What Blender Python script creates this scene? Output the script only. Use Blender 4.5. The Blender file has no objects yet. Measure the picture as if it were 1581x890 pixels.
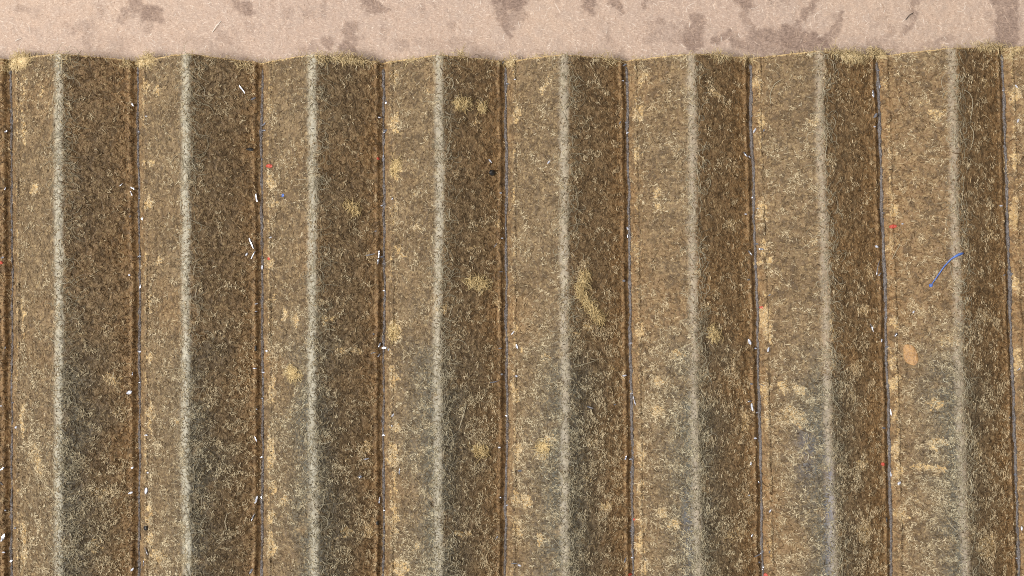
import bpy, math, random
import numpy as np

# ---------------------------------------------------------------- camera, light, exposure
# plan unit: 1 "px" = 0.1 mm; X to the right, Y towards the viewer's bottom edge, Z up
U = 1e-4
DIST = 2070.0            # camera height over the crease bottoms
H = 60.0                 # height of the pleats
S = bpy.context.scene
C = S.collection
cam_d = bpy.data.cameras.new('camera')
cam = bpy.data.objects.new('camera', cam_d)
C.objects.link(cam)
cam.location = (0, 0, DIST * U)
cam_d.sensor_width = 36.0
cam_d.lens = 36.0 * DIST / 1581.0
cam_d.clip_start = 0.005
cam_d.clip_end = 50.0
S.camera = cam

world = bpy.data.worlds.new('World')
S.world = world
world.use_nodes = True
wb = world.node_tree.nodes['Background']
wb.inputs['Color'].default_value = (0.98, 0.98, 1.0, 1)
wb.inputs['Strength'].default_value = 0.31


def area_lamp(name, loc, size, energy, color):
    d = bpy.data.lights.new(name, 'AREA')
    d.shape = 'RECTANGLE'
    d.size, d.size_y = size
    d.energy = energy
    d.color = color
    o = bpy.data.objects.new(name, d)
    C.objects.link(o)
    o.location = loc
    v = -np.array(loc)
    from mathutils import Vector
    o.rotation_euler = Vector(v).to_track_quat('-Z', 'Y').to_euler()
    return o


area_lamp('window_light', (-0.52, -0.05, 0.80), (0.36, 0.42), 16.0, (1.0, 0.985, 0.96))

S.view_settings.view_transform = 'Standard'
S.view_settings.look = 'None'
S.view_settings.exposure = 0.0
S.view_settings.gamma = 1.0
S.cycles.use_denoising = False
S.cycles.max_bounces = 5
S.cycles.diffuse_bounces = 3
S.cycles.glossy_bounces = 2
S.cycles.caustics_reflective = False
S.cycles.sample_clamp_indirect = 3.0
S.cycles.pixel_filter_type = 'BLACKMAN_HARRIS'
S.cycles.filter_width = 1.1

rng = np.random.default_rng(11)

# ---------------------------------------------------------------- numpy noise


def _hash(ix, iy, seed):
    h = (ix.astype(np.int64) * 374761393 + iy.astype(np.int64) * 668265263 + seed * 974634777) & 0xFFFFFFFF
    h = ((h ^ (h >> 13)) * 1274126177) & 0xFFFFFFFF
    h = h ^ (h >> 16)
    return (h & 0xFFFFFF) / float(0xFFFFFF)


def noise(x, y, scale, seed=0):
    x = np.asarray(x, float) / scale + 1000.5
    y = np.asarray(y, float) / scale + 1000.5
    ix = np.floor(x); iy = np.floor(y)
    fx = x - ix; fy = y - iy
    fx = fx * fx * (3 - 2 * fx); fy = fy * fy * (3 - 2 * fy)
    a = _hash(ix, iy, seed); b = _hash(ix + 1, iy, seed)
    c = _hash(ix, iy + 1, seed); d = _hash(ix + 1, iy + 1, seed)
    return (a * (1 - fx) + b * fx) * (1 - fy) + (c * (1 - fx) + d * fx) * fy


def fbm(x, y, scale, seed=0, octv=3):
    s = 0; amp = 1.0; tot = 0
    for i in range(octv):
        s = s + amp * noise(x, y, scale / (2 ** i), seed + 17 * i)
        tot += amp; amp *= 0.55
    return s / tot


def sstep(a, b, v):
    t = np.clip((v - a) / (b - a), 0, 1)
    return t * t * (3 - 2 * t)


# ---------------------------------------------------------------- fold lines of the sheet
KR = (DIST - H) / DIST
# (kind, edge_y, [(y, x) ...]) measured on the photograph; turned into plan positions at each fold's own height
FOLDS = [
    ('v', 92, [(90, -176), (890, -180)]),
    ('r', 84, [(90, -101), (890, -104)]),
    ('v', 92, [(90, 17), (450, 19), (665, 19), (890, 18)]),
    ('r', 83, [(90, 92), (225, 92), (450, 92), (665, 92), (890, 91)]),
    ('v', 95, [(90, 213), (225, 214), (450, 216), (665, 216), (890, 215)]),
    ('r', 83, [(90, 288), (450, 289), (665, 288), (890, 290)]),
    ('v', 97, [(90, 405), (225, 404), (450, 406), (665, 405), (890, 405)]),
    ('r', 84, [(90, 484), (300, 485), (450, 483), (665, 484), (890, 487)]),
    ('v', 97, [(90, 592), (225, 593), (450, 594), (665, 592), (890, 593)]),
    ('r', 85, [(90, 679), (300, 681), (450, 677), (665, 678), (890, 679)]),
    ('v', 95, [(90, 780), (225, 782), (450, 782), (665, 783), (890, 780)]),
    ('r', 84, [(90, 872), (450, 874), (890, 875)]),
    ('v', 94, [(90, 968), (225, 969), (450, 973), (665, 975), (890, 978)]),
    ('r', 83, [(90, 1070), (450, 1072), (665, 1075), (890, 1080)]),
    ('v', 90, [(90, 1159), (225, 1161), (450, 1168), (665, 1173), (890, 1178)]),
    ('r', 79, [(90, 1268), (225, 1270), (450, 1277), (665, 1281), (890, 1290)]),
    ('v', 87, [(90, 1355), (225, 1359), (450, 1367), (665, 1372), (890, 1377)]),
    ('r', 74, [(90, 1473), (225, 1475), (450, 1480), (665, 1486), (890, 1494)]),
    ('v', 75, [(90, 1547), (225, 1552), (450, 1559), (665, 1566), (890, 1574)]),
    ('r', 64, [(90, 1679), (890, 1702)]),
    ('v', 66, [(90, 1744), (890, 1772)]),
]
YB = 640.0
lines = []
for kind, ey, pts in FOLDS:
    k = KR if kind == 'r' else 1.0
    ys = np.array([(p[0] - 445) * k for p in pts]); xs = np.array([(p[1] - 790.5) * k for p in pts])
    lines.append((kind, (ey - 445) * k, ys, xs))
NL = len(lines)


def line_x(i, Y):
    kind, e, ys, xs = lines[i]
    x = np.interp(Y, ys, xs)
    sl = (xs[-1] - xs[-2]) / (ys[-1] - ys[-2])
    x = np.where(Y > ys[-1], xs[-1] + sl * (Y - ys[-1]), x)
    # small hand-made unevenness
    amp = 2.2 if kind == 'r' else 1.6
    return x + amp * (noise(Y, i * 77.0, 60, 5) - 0.5) + 1.3 * (noise(Y, i * 77.0, 17, 6) - 0.5)


def edge_y(X):
    xs = [line_x(i, np.array(lines[i][1])) for i in range(NL)]
    es = [l[1] for l in lines]
    e = np.interp(X, np.array(xs, float), es)
    return e + 1.8 * (noise(X, 0 * X, 14, 8) - 0.5) + 1.0 * (noise(X, 0 * X, 4, 9) - 0.5)


def locate(X, Y):
    X = np.asarray(X, float); Y = np.asarray(Y, float)
    LX = np.stack([line_x(i, Y) for i in range(NL)])
    k = np.clip((X[None] >= LX).sum(0) - 1, 0, NL - 2)
    x0 = np.take_along_axis(LX, k[None], 0)[0]
    x1 = np.take_along_axis(LX, (k + 1)[None], 0)[0]
    w = x1 - x0
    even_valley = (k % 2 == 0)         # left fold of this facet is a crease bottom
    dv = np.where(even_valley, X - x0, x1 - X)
    dr = w - dv
    return k, dv, dr, w, even_valley


def relief(X, Y):
    return (3.0 * (noise(X, Y, 70, 21) - 0.5) + 1.4 * (noise(X, Y, 14, 22) - 0.5)
            + 1.5 * (noise(X, Y, 5.5, 23) - 0.5) + 0.8 * (noise(X, Y * 0.6, 3.1, 24) - 0.5))


def height(X, Y):
    k, dv, dr, w, lit = locate(X, Y)
    dv = np.maximum(dv, 0)
    r = 6.5
    sl = H / (np.sqrt(w * w + r * r) - r)
    z = H - sl * (np.sqrt(np.maximum(dr, 0) ** 2 + r * r) - r)
    vy = 0.5 + noise(X * 0.05, Y, 40, 31)
    # pressed lips either side of the crease
    off = np.where(lit, 16.0, 4.8) + 2.0 * (noise(X * 0.05, Y, 25, 32) - 0.5)
    z = z - np.where(lit, 3.0, 1.6) * np.exp(-((dv - off) / 1.5) ** 2) * vy
    z = z + np.where(lit, 1.6, 2.4) * np.exp(-((dv - off + np.where(lit, 5.5, -5.0)) / np.where(lit, 3.2, 2.2)) ** 2) * vy
    z = z - 1.5 * np.exp(-(dv / 3.6) ** 2)
    soft = sstep(1.0, 11.0, np.abs(dr))
    return z + relief(X, Y) * (.30 + .70 * soft) + (1 - soft) * 1.6 * (noise(X * .5, Y, 34, 25) - .5)


# ---------------------------------------------------------------- colour maps (stains, dirt and some painted face light, in plan coordinates)
def I2P(x, y, h=25.0):
    k = (DIST - h) / DIST
    return (x - 790.5) * k, (y - 445) * k


# tan patches of dried fibre: x, y, rx, ry, strength
PATCH = [
    (34, 150, 4, 40, .5), (34, 200, 4, 26, .6), (54, 292, 6, 9, .9), (32, 500, 4, 45, .6), (31, 650, 5, 30, .7), (35, 840, 5, 35, .7),
    (66, 720, 7, 16, .7), (55, 700, 14, 18, .5), (68, 145, 5, 6, .8), (226, 132, 4, 7, .8), (243, 142, 5, 8, .7), (228, 312, 7, 10, .9),
    (228, 470, 4, 18, .7), (229, 555, 6, 10, .9), (228, 640, 5, 26, .8), (226, 795, 5, 16, .8), (229, 835, 6, 12, .8), (250, 402, 8, 5, .9),
    (234, 250, 5, 8, .6), (413, 160, 4, 40, .5), (417, 280, 5, 12, .9), (421, 312, 5, 9, .7), (416, 410, 5, 9, .9), (441, 487, 7, 8, .9),
    (424, 462, 4, 7, .7), (462, 497, 5, 8, .8), (419, 600, 5, 24, .8), (417, 700, 5, 28, .9), (421, 757, 6, 12, .9), (418, 803, 6, 12, .8),
    (417, 842, 6, 16, .8), (438, 775, 5, 8, .7), (607, 188, 6, 14, 1), (612, 262, 7, 16, 1), (617, 390, 5, 14, .7), (607, 512, 9, 16, 1),
    (607, 585, 5, 22, .7), (607, 703, 8, 18, 1), (607, 745, 4, 18, .8), (607, 800, 6, 24, .9), (614, 880, 8, 14, .8), (625, 875, 6, 14, .6),
    (608, 120, 5, 20, .5), (606, 330, 4, 25, .5), (797, 180, 4, 12, .8), (796, 508, 6, 10, .8), (795, 610, 5, 18, .8), (798, 700, 6, 14, .9),
    (796, 770, 5, 18, .7), (799, 820, 6, 16, .6), (991, 120, 6, 14, .6), (988, 172, 5, 14, .8), (986, 235, 4, 12, .8), (990, 515, 4, 16, .8),
    (992, 702, 6, 18, 1), (991, 760, 4, 14, .7), (990, 838, 6, 20, .9), (996, 880, 6, 12, .8), (985, 400, 4, 30, .4), (1172, 125, 5, 9, .8),
    (1178, 185, 5, 16, .8), (1180, 320, 6, 18, 1), (1181, 380, 4, 14, .7), (1188, 402, 6, 9, .8), (1184, 490, 6, 18, 1), (1190, 515, 6, 14, 1),
    (1187, 602, 6, 12, 1), (1188, 640, 5, 24, .6), (1370, 120, 4, 14, .5), (1382, 300, 4, 12, .7), (1385, 325, 6, 11, .9), (1381, 380, 5, 18, .7),
    (1383, 498, 7, 10, 1), (1384, 560, 4, 16, .7), (1386, 594, 7, 11, 1), (1388, 640, 4, 16, .6), (1388, 695, 5, 18, .7), (1391, 730, 6, 14, .9),
    (1572, 145, 5, 14, .8), (1573, 250, 5, 14, .8), (1574, 330, 5, 30, .8), (1576, 440, 5, 20, .8), (1577, 560, 5, 22, .8),
    (645, 350, 8, 6, .7), (512, 490, 9, 6, .8), (500, 468, 7, 6, .7), (528, 540, 8, 7, .7),
    (553, 541, 8, 7, .8), (566, 692, 6, 9, .9), (535, 820, 9, 6, .8), (566, 825, 7, 11, .8), (537, 705, 5, 4, .7),
    (708, 820, 6, 6, .8), (724, 825, 8, 7, .8), (848, 675, 7, 7, .8), (812, 775, 10, 12, .9),
    (833, 830, 5, 14, .8), (835, 700, 12, 12, .5), (908, 506, 7, 6, .8), (920, 490, 5, 5, .8), (912, 682, 7, 7, .7), (936, 780, 9, 7, .9),
    (943, 568, 8, 5, .8), (1018, 588, 13, 5, .8), (1014, 635, 9, 7, .9), (1020, 790, 9, 7, .8), (1040, 806, 7, 7, .8), (1100, 150, 9, 5, .9),
    (1045, 547, 10, 8, .6), (1152, 655, 8, 16, .7), (1135, 825, 22, 9, .5), (1210, 598, 6, 10, 1), (1233, 603, 10, 6, 1),
    (1230, 645, 10, 14, .6), (1215, 640, 12, 16, .5), (1437, 684, 8, 9, 1), (1450, 680, 5, 5, .9), (1430, 722, 24, 6, .7), (1329, 718, 9, 8, 1),
    (1314, 612, 7, 9, .8), (1318, 570, 9, 12, .7), (1336, 480, 9, 6, .9), (1278, 565, 5, 8, .9), (1279, 500, 3, 22, .9), (1476, 535, 5, 8, .9),
    (1455, 525, 18, 7, .5), (173, 588, 10, 7, .9), (160, 760, 18, 8, .5), (150, 840, 12, 10, .5), (180, 640, 16, 8, .4), (245, 860, 16, 12, .5),
    (445, 640, 8, 8, .5), (1500, 700, 10, 16, .5), (1520, 840, 20, 20, .6), (1332, 820, 14, 22, .6), (1440, 620, 12, 10, .6), (1395, 800, 14, 10, .6),
    (1530, 358, 6, 7, .6), (1520, 490, 7, 7, .7), (900, 410, 7, 9, .6), (893, 425, 6, 9, .7), (1005, 165, 14, 12, .35), (1016, 300, 7, 7, .8),
    (1013, 320, 8, 8, .6), (625, 500, 7, 7, .4), (684, 475, 7, 8, .9), (770, 470, 7, 8, .6), (740, 350, 12, 6, .4), (730, 385, 14, 6, .5),
    (1135, 560, 8, 20, .5), (1130, 345, 10, 7, .5), (770, 345, 7, 5, .6), (530, 395, 9, 7, .35), (640, 300, 5, 4, .5), (839, 140, 5, 5, .9), (844, 128, 3, 7, .6),
    (1490, 175, 5, 9, .5), (1440, 180, 10, 8, .6), (1420, 160, 8, 5, .5), (1250, 190, 7, 7, .6), (1430, 105, 7, 5, .4),
]
_pr = np.random.default_rng(5)
for _ in range(100):
    _x = _pr.uniform(25, 1581); _y = _pr.uniform(110, 890)
    if _pr.random() > 0.25 + 0.75 * (_y / 890) * (0.4 + 0.6 * _x / 1581):
        continue
    PATCH.append((_x, _y, _pr.uniform(3, 8), _pr.uniform(3, 9), _pr.uniform(.3, .8)))
PATCH = [(*I2P(a, b), c * .92, d * .98, min(1., e * 1.1)) for a, b, c, d, e in PATCH]


def tan_map(X, Y):
    wx = X + 9 * (noise(X, Y, 9, 41) - .5) + 8 * (noise(X, Y, 3.6, 42) - .5)
    wy = Y + 9 * (noise(X, Y, 9, 43) - .5) + 8 * (noise(X, Y, 3.6, 44) - .5)
    out = np.zeros_like(X)
    for px, py, rx, ry, st in PATCH:
        m = (np.abs(wx - px) < 2.2 * rx) & (np.abs(wy - py) < 2.2 * ry)
        if m.any():
            q = np.sqrt(((wx[m] - px) / rx) ** 2 + ((wy[m] - py) / ry) ** 2)
            out[m] = np.maximum(out[m], st * (1 - sstep(0.75, 1.35, q)))
    return out


def maps(X, Y):
    """dry crest, grey soot, rust, tan  (0..1 each); first and third also carry painted light"""
    k, dv, dr, w, lit = locate(X, Y)
    n1 = fbm(X, Y, 60, 51); n2 = fbm(X, Y, 22, 52, 3); n3 = noise(X, Y, 8, 53)
    dry = np.exp(-(np.maximum(dr + 3.0 * (n3 - .5), 0) / np.where(lit, 8.8, 5.0)) ** 4) * (0.85 + .5 * (n2 - .5)) * (.86 + .14 * sstep(500, -400, X))  # dry worn crest; wider on the lit side, so light is painted in
    low = sstep(0, 190, Y + 60 * (n1 - .5) * 2)
    reach = np.where(lit, 42, 42) + 26 * (n1 - .5) * 2
    grey = (0.05 + 1.05 * low) * np.exp(-np.maximum(dr - 3, 0) ** 2 / (reach ** 2)) * sstep(.22, .62, n2 + .18 * low)
    grey = np.where(lit & (X < -480), grey * .35, grey)
    rust_light = np.exp(-(dv / np.where(lit, 11, 27)) ** 2) * (.45 + .9 * (n2 - .1)) * np.where(lit, .6, 1) + .35 * sstep(.5, .8, fbm(X, Y, 90, 57))
    right = sstep(420, 560, X) * (1 - sstep(40, 160, Y)) * sstep(-380, -200, Y)
    rust_light = np.clip(rust_light + .35 * right * lit + .12 * sstep(-100, 500, X), 0, 1)
    blue = np.exp(-((X - 477) / 7) ** 2) * sstep(200, 300, Y + 60 * (n3 - .5)) + .8 * np.exp(-((X - 264) / 6) ** 2 - ((Y - 365) / 55) ** 2)
    blue += .6 * np.exp(-((X - 445) / 14) ** 2 - ((Y - 250) / 40) ** 2)
    strip_t = np.where(lit, .55 * np.exp(-((dv - 11.5) / 3.4) ** 2), .30 * np.exp(-((dv - 9.8) / 2.0) ** 2)) * sstep(.25, .6, noise(X * .3, Y, 18, 58))
    rust_light = rust_light + .30 * lit * sstep(-350, 250, X) * np.exp(-(dv / 38) ** 2) * sstep(.3, .6, n1)
    grey = grey * np.where(lit, 1.0, .9 - .35 * sstep(100, 600, X))  # soot thinned on right-hand shaded faces to paint them brighter
    rust_light = np.clip(rust_light + .30 * (~lit) * sstep(-250, 450, X) + .18 * (~lit) * (1 - np.clip(grey, 0, 1)), 0, 1)  # gloss and shade tint of the shaded faces painted in as warmer brown
    return dry, grey, rust_light, np.maximum(tan_map(X, Y), strip_t), np.clip(blue, 0, 1) * (.3 + .7 * n3)


# ---------------------------------------------------------------- materials
def new_mat(name):
    m = bpy.data.materials.new(name)
    m.use_nodes = True
    nt = m.node_tree
    return m, nt, nt.nodes['Principled BSDF']


class NB:
    def __init__(s, nt): s.nt = nt; s.L = nt.links
    def n(s, t, **kw):
        nd = s.nt.nodes.new(t)
        for a, v in kw.items(): setattr(nd, a, v)
        return nd
    def noise(s, vec, scale, detail=2, rough=.5, dist=0):
        nd = s.n('ShaderNodeTexNoise'); nd.inputs['Scale'].default_value = scale
        nd.inputs['Detail'].default_value = detail; nd.inputs['Roughness'].default_value = rough
        nd.inputs['Distortion'].default_value = dist
        s.L.new(vec, nd.inputs['Vector']); return nd.outputs['Fac']
    def ramp(s, f, a, b, va=0., vb=1.):
        nd = s.n('ShaderNodeMapRange'); nd.interpolation_type = 'SMOOTHSTEP'
        s.L.new(f, nd.inputs['Value'])
        for i, v in zip(('From Min', 'From Max', 'To Min', 'To Max'), (a, b, va, vb)): nd.inputs[i].default_value = v
        return nd.outputs['Result']
    def mix(s, f, a, b):
        nd = s.n('ShaderNodeMix', data_type='RGBA')
        for k, v in ((0, f), (6, a), (7, b)):
            if isinstance(v, (int, float)): nd.inputs[k].default_value = v
            elif isinstance(v, tuple): nd.inputs[k].default_value = (*v, 1)
            else: s.L.new(v, nd.inputs[k])
        return nd.outputs[2]
    def math(s, op, a, b=0.):
        nd = s.n('ShaderNodeMath', operation=op)
        for k, v in ((0, a), (1, b)):
            if isinstance(v, (int, float)): nd.inputs[k].default_value = v
            else: s.L.new(v, nd.inputs[k])
        return nd.outputs[0]
    def attr(s, name):
        nd = s.n('ShaderNodeAttribute'); nd.attribute_name = name; return nd
    def bump(s, h, dist, strength=1., nrm=None):
        nd = s.n('ShaderNodeBump'); nd.inputs['Distance'].default_value = dist; nd.inputs['Strength'].default_value = strength
        s.L.new(h, nd.inputs['Height'])
        if nrm is not None: s.L.new(nrm, nd.inputs['Normal'])
        return nd.outputs['Normal']


def mat_paper():
    m, nt, bs = new_mat('oily_filter_paper')
    b = NB(nt)
    co = b.n('ShaderNodeTexCoord').outputs['Object']
    fine = b.noise(co, 2600, 3, .65, .6)        # ~4 px
    mid = b.noise(co, 900, 3, .6, .8)
    big = b.noise(co, 150, 3, .55)
    st = b.attr('stains')  # stains and wear, plus face light painted into the crest and brown channels
    sep = b.n('ShaderNodeSeparateColor'); b.L.new(st.outputs['Color'], sep.inputs[0])
    dry, grey, rust_light = sep.outputs[0], sep.outputs[1], sep.outputs[2]
    tan = st.outputs['Alpha']
    blue = b.attr('blue').outputs['Fac']
    col = b.mix(b.ramp(big, .3, .7), (.130, .084, .042), (.190, .130, .070))
    col = b.mix(b.math('MULTIPLY', rust_light, .85), col, (.265, .150, .062))
    col = b.mix(b.math('MULTIPLY', grey, .9), col, (.084, .081, .063))
    # fibre flecks within the sheet
    fl = b.ramp(fine, .50, .62)
    col = b.mix(b.math('MULTIPLY', fl, .50), col, (.42, .305, .155))
    pit = b.ramp(mid, .54, .38)
    col = b.mix(b.math('MULTIPLY', pit, .6), col, (.048, .031, .016))
    tf = b.math('ADD', tan, b.math('MULTIPLY', b.math('SUBTRACT', fine, .5), 1.6))
    col = b.mix(b.ramp(tf, .42, .72, 0, .9), col, b.mix(b.ramp(mid, .3, .7), (.40, .25, .10), (.62, .45, .22)))
    sx = b.n('ShaderNodeSeparateXYZ'); b.L.new(co, sx.inputs[0])
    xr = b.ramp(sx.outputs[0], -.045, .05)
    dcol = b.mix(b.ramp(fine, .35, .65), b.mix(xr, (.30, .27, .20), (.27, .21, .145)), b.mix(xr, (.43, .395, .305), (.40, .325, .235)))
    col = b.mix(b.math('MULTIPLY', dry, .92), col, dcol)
    col = b.mix(b.math('MULTIPLY', blue, .5), col, (.10, .13, .22))
    b.L.new(col, bs.inputs['Base Color'])
    b.L.new(b.ramp(fine, .3, .7, .42, .72), bs.inputs['Roughness'])
    bs.inputs['Specular IOR Level'].default_value = .30
    hgt = b.math('ADD', b.math('MULTIPLY', fine, .8), mid)
    bmp = b.n('ShaderNodeBump'); bmp.inputs['Distance'].default_value = .00035
    b.L.new(hgt, bmp.inputs['Height']); b.L.new(b.ramp(dry, 0, 1, .9, .35), bmp.inputs['Strength']); b.L.new(bmp.outputs['Normal'], bs.inputs['Normal'])
    return m


def mat_fibre(name, cols, rough=.62, spec=.4, tint=False):
    """colour picked per fibre by the 'pick' attribute, tinted by 'tint'"""
    m, nt, bs = new_mat(name)
    b = NB(nt)
    cr = b.n('ShaderNodeValToRGB')
    b.L.new(b.attr('pick').outputs['Fac'], cr.inputs[0])
    e = cr.color_ramp.elements
    e[0].position = 0; e[0].color = (*cols[0], 1); e[1].position = 1; e[1].color = (*cols[-1], 1)
    for i, c in enumerate(cols[1:-1]):
        q = e.new((i + 1) / (len(cols) - 1)); q.color = (*c, 1)
    col = cr.outputs['Color']
    if tint:
        hs = b.n('ShaderNodeMix', data_type='RGBA', blend_type='MULTIPLY')
        hs.inputs[0].default_value = 1; b.L.new(col, hs.inputs[6])
        b.L.new(b.mix(b.attr('soot').outputs['Fac'], b.mix(b.attr('warm').outputs['Fac'], (1, 1, 1), (1.0, .82, .62)), (.72, .80, .87)), hs.inputs[7])
        col = hs.outputs[2]
    b.L.new(col, bs.inputs['Base Color'])
    bs.inputs['Roughness'].default_value = rough
    bs.inputs['Specular IOR Level'].default_value = spec
    return m


def mat_simple(name, ca, cb, scale, rough=(.4, .7), metal=0., bump=0., spec=.5):
    m, nt, bs = new_mat(name)
    b = NB(nt)
    co = b.n('ShaderNodeTexCoord').outputs['Object']
    f = b.noise(co, scale, 3, .6)
    b.L.new(b.mix(b.ramp(f, .3, .7), ca, cb), bs.inputs['Base Color'])
    b.L.new(b.ramp(f, .3, .7, rough[0], rough[1]), bs.inputs['Roughness'])
    bs.inputs['Metallic'].default_value = metal
    bs.inputs['Specular IOR Level'].default_value = spec
    if bump:
        b.L.new(b.bump(f, bump, .9), bs.inputs['Normal'])
    return m


def mat_crease():
    m, nt, bs = new_mat('grey_sludge_line')
    b = NB(nt)
    co = b.n('ShaderNodeTexCoord').outputs['Object']
    f = b.noise(co, 3200, 2, .6); g = b.noise(co, 260, 2, .5)
    col = b.mix(b.ramp(f, .35, .7), (.045, .034, .028), (.19, .165, .155))
    col = b.mix(b.ramp(g, .42, .68, 0, .7), col, (.075, .048, .028))
    b.L.new(col, bs.inputs['Base Color'])
    sx = b.n('ShaderNodeSeparateXYZ'); b.L.new(co, sx.inputs[0])
    col = b.mix(b.ramp(sx.outputs[0], -.05, .06, 0, .45), col, b.mix(f, (.09, .075, .066), (.36, .32, .30)))
    b.L.new(col, bs.inputs['Base Color'])
    b.L.new(b.ramp(f, .3, .7, .22, .5), bs.inputs['Roughness'])
    b.L.new(b.ramp(f, .63, .72, 0.0, .6), bs.inputs['Metallic'])
    b.L.new(b.bump(f, .0004, 1.), bs.inputs['Normal'])
    return m


def mat_card():
    m, nt, bs = new_mat('brown_cardboard')
    b = NB(nt)
    co = b.n('ShaderNodeTexCoord').outputs['Object']
    mp = b.n('ShaderNodeMapping'); mp.inputs['Rotation'].default_value = (0, 0, .5); mp.inputs['Scale'].default_value = (1, 2.2, 1)
    b.L.new(co, mp.inputs['Vector'])
    fine = b.noise(mp.outputs['Vector'], 2300, 3, .65, .5)
    mid = b.noise(co, 420, 3, .6)
    big = b.noise(co, 34, 2, .5)
    stain = b.attr('stain').outputs['Fac']
    col = b.mix(b.ramp(big, .35, .65), (.415, .300, .232), (.455, .328, .245))
    col = b.mix(b.ramp(mid, .35, .70, 0, .5), col, (.385, .295, .24))
    col = b.mix(b.ramp(fine, .52, .66, 0, .62), col, (.64, .51, .40))
    col = b.mix(b.ramp(fine, .44, .28, 0, .55), col, (.26, .175, .125))
    sc = b.mix(b.ramp(fine, .3, .65), (.150, .100, .076), (.290, .20, .155))
    col = b.mix(b.math('MULTIPLY', stain, b.ramp(mid, .2, .55, .72, 1.0)), col, sc)
    b.L.new(col, bs.inputs['Base Color'])
    bs.inputs['Roughness'].default_value = .8
    bs.inputs['Specular IOR Level'].default_value = .25
    b.L.new(b.bump(b.math('ADD', fine, b.math('MULTIPLY', mid, 1.4)), .00022, .7), bs.inputs['Normal'])
    return m


M_paper = mat_paper()
M_card = mat_card()
M_crease = mat_crease()
M_fib = mat_fibre('paper_fibres', [(.060, .037, .018), (.130, .083, .040), (.25, .178, .098), (.45, .36, .225), (.70, .60, .41)], .65, .2, True)
M_fuzz = mat_fibre('dry_pale_fuzz', [(.24, .195, .13), (.34, .29, .19), (.46, .40, .275), (.62, .55, .40)], .75, .25)
M_yel = mat_fibre('yellow_raw_fibres', [(.24, .165, .08), (.48, .36, .18), (.66, .51, .28), (.78, .64, .40)], .7, .3)
M_lint = mat_fibre('tan_lint', [(.34, .235, .10), (.55, .41, .20), (.72, .57, .31)], .7, .3)
M_cfib = mat_fibre('cardboard_fibres', [(.34, .235, .17), (.46, .335, .25), (.56, .42, .32), (.66, .53, .42), (.86, .78, .68)], .8, .2)
M_edge = mat_simple('pale_cut_edge', (.30, .23, .12), (.60, .50, .30), 1500, (.7, .9), 0, .0002)
M_metal = mat_simple('bright_metal', (.50, .51, .57), (.80, .80, .85), 900, (.18, .42), 1., .0001)
M_metal2 = mat_simple('dull_metal', (.22, .22, .25), (.44, .45, .50), 900, (.25, .5), .9, .0001)
M_white = mat_simple('pale_oxide_flake', (.44, .45, .52), (.66, .67, .72), 1500, (.2, .4), .2, .0001)
M_red = mat_simple('red_crumb', (.34, .04, .022), (.58, .10, .06), 2500, (.4, .6), 0, .0002)
M_black = mat_simple('black_crumb', (.008, .007, .007), (.03, .026, .022), 2500, (.3, .6), 0, .0002)
M_blue = mat_simple('blue_plastic_thread', (.04, .09, .32), (.10, .18, .46), 1800, (.35, .55), 0, .0001)
M_orange = mat_simple('orange_brown_resin', (.25, .13, .045), (.46, .26, .10), 2400, (.35, .6), 0, .0003)


# ---------------------------------------------------------------- mesh helpers
def to_world(P):
    Q = np.empty_like(P)
    Q[:, 0] = P[:, 0] * U; Q[:, 1] = -P[:, 1] * U; Q[:, 2] = P[:, 2] * U
    return Q


def build(name, P, F, mats, parent=None, attrs=None, smooth=True, mat_idx=None, world=False, origin=None):
    """P in plan px, F (n,4) or (n,3) index array wound for plan space seen from above"""
    me = bpy.data.meshes.new(name)
    V = P if world else to_world(P)
    if origin is not None:
        V = V - np.array(origin)
    F = np.asarray(F, np.int32)
    me.vertices.add(len(V)); me.vertices.foreach_set('co', V.astype(np.float32).ravel())
    k = F.shape[1]
    me.loops.add(F.size); me.loops.foreach_set('vertex_index', F.ravel())
    me.polygons.add(len(F)); me.polygons.foreach_set('loop_start', np.arange(0, F.size, k, dtype=np.int32))
    if mat_idx is not None:
        me.polygons.foreach_set('material_index', mat_idx.astype(np.int32))
    me.update(calc_edges=True)
    me.polygons.foreach_set('use_smooth', np.full(len(F), bool(smooth)))
    for m in (mats if isinstance(mats, (list, tuple)) else [mats]): me.materials.append(m)
    for an, av in (attrs or {}).items():
        av = np.asarray(av, np.float32)
        if av.ndim == 1:
            me.attributes.new(an, 'FLOAT', 'POINT').data.foreach_set('value', av)
        else:
            me.attributes.new(an, 'FLOAT_COLOR', 'POINT').data.foreach_set('color', av.ravel())
    o = bpy.data.objects.new(name, me)
    C.objects.link(o)
    if origin is not None: o.location = origin
    if parent is not None: o.parent = parent
    return o


def grid_faces(nx, ny, off=0):
    i = np.arange(nx - 1)[None, :]; j = np.arange(ny - 1)[:, None]
    a = j * nx + i
    F = np.stack([a, a + nx, a + nx + 1, a + 1], -1).reshape(-1, 4)
    return F + off


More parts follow.
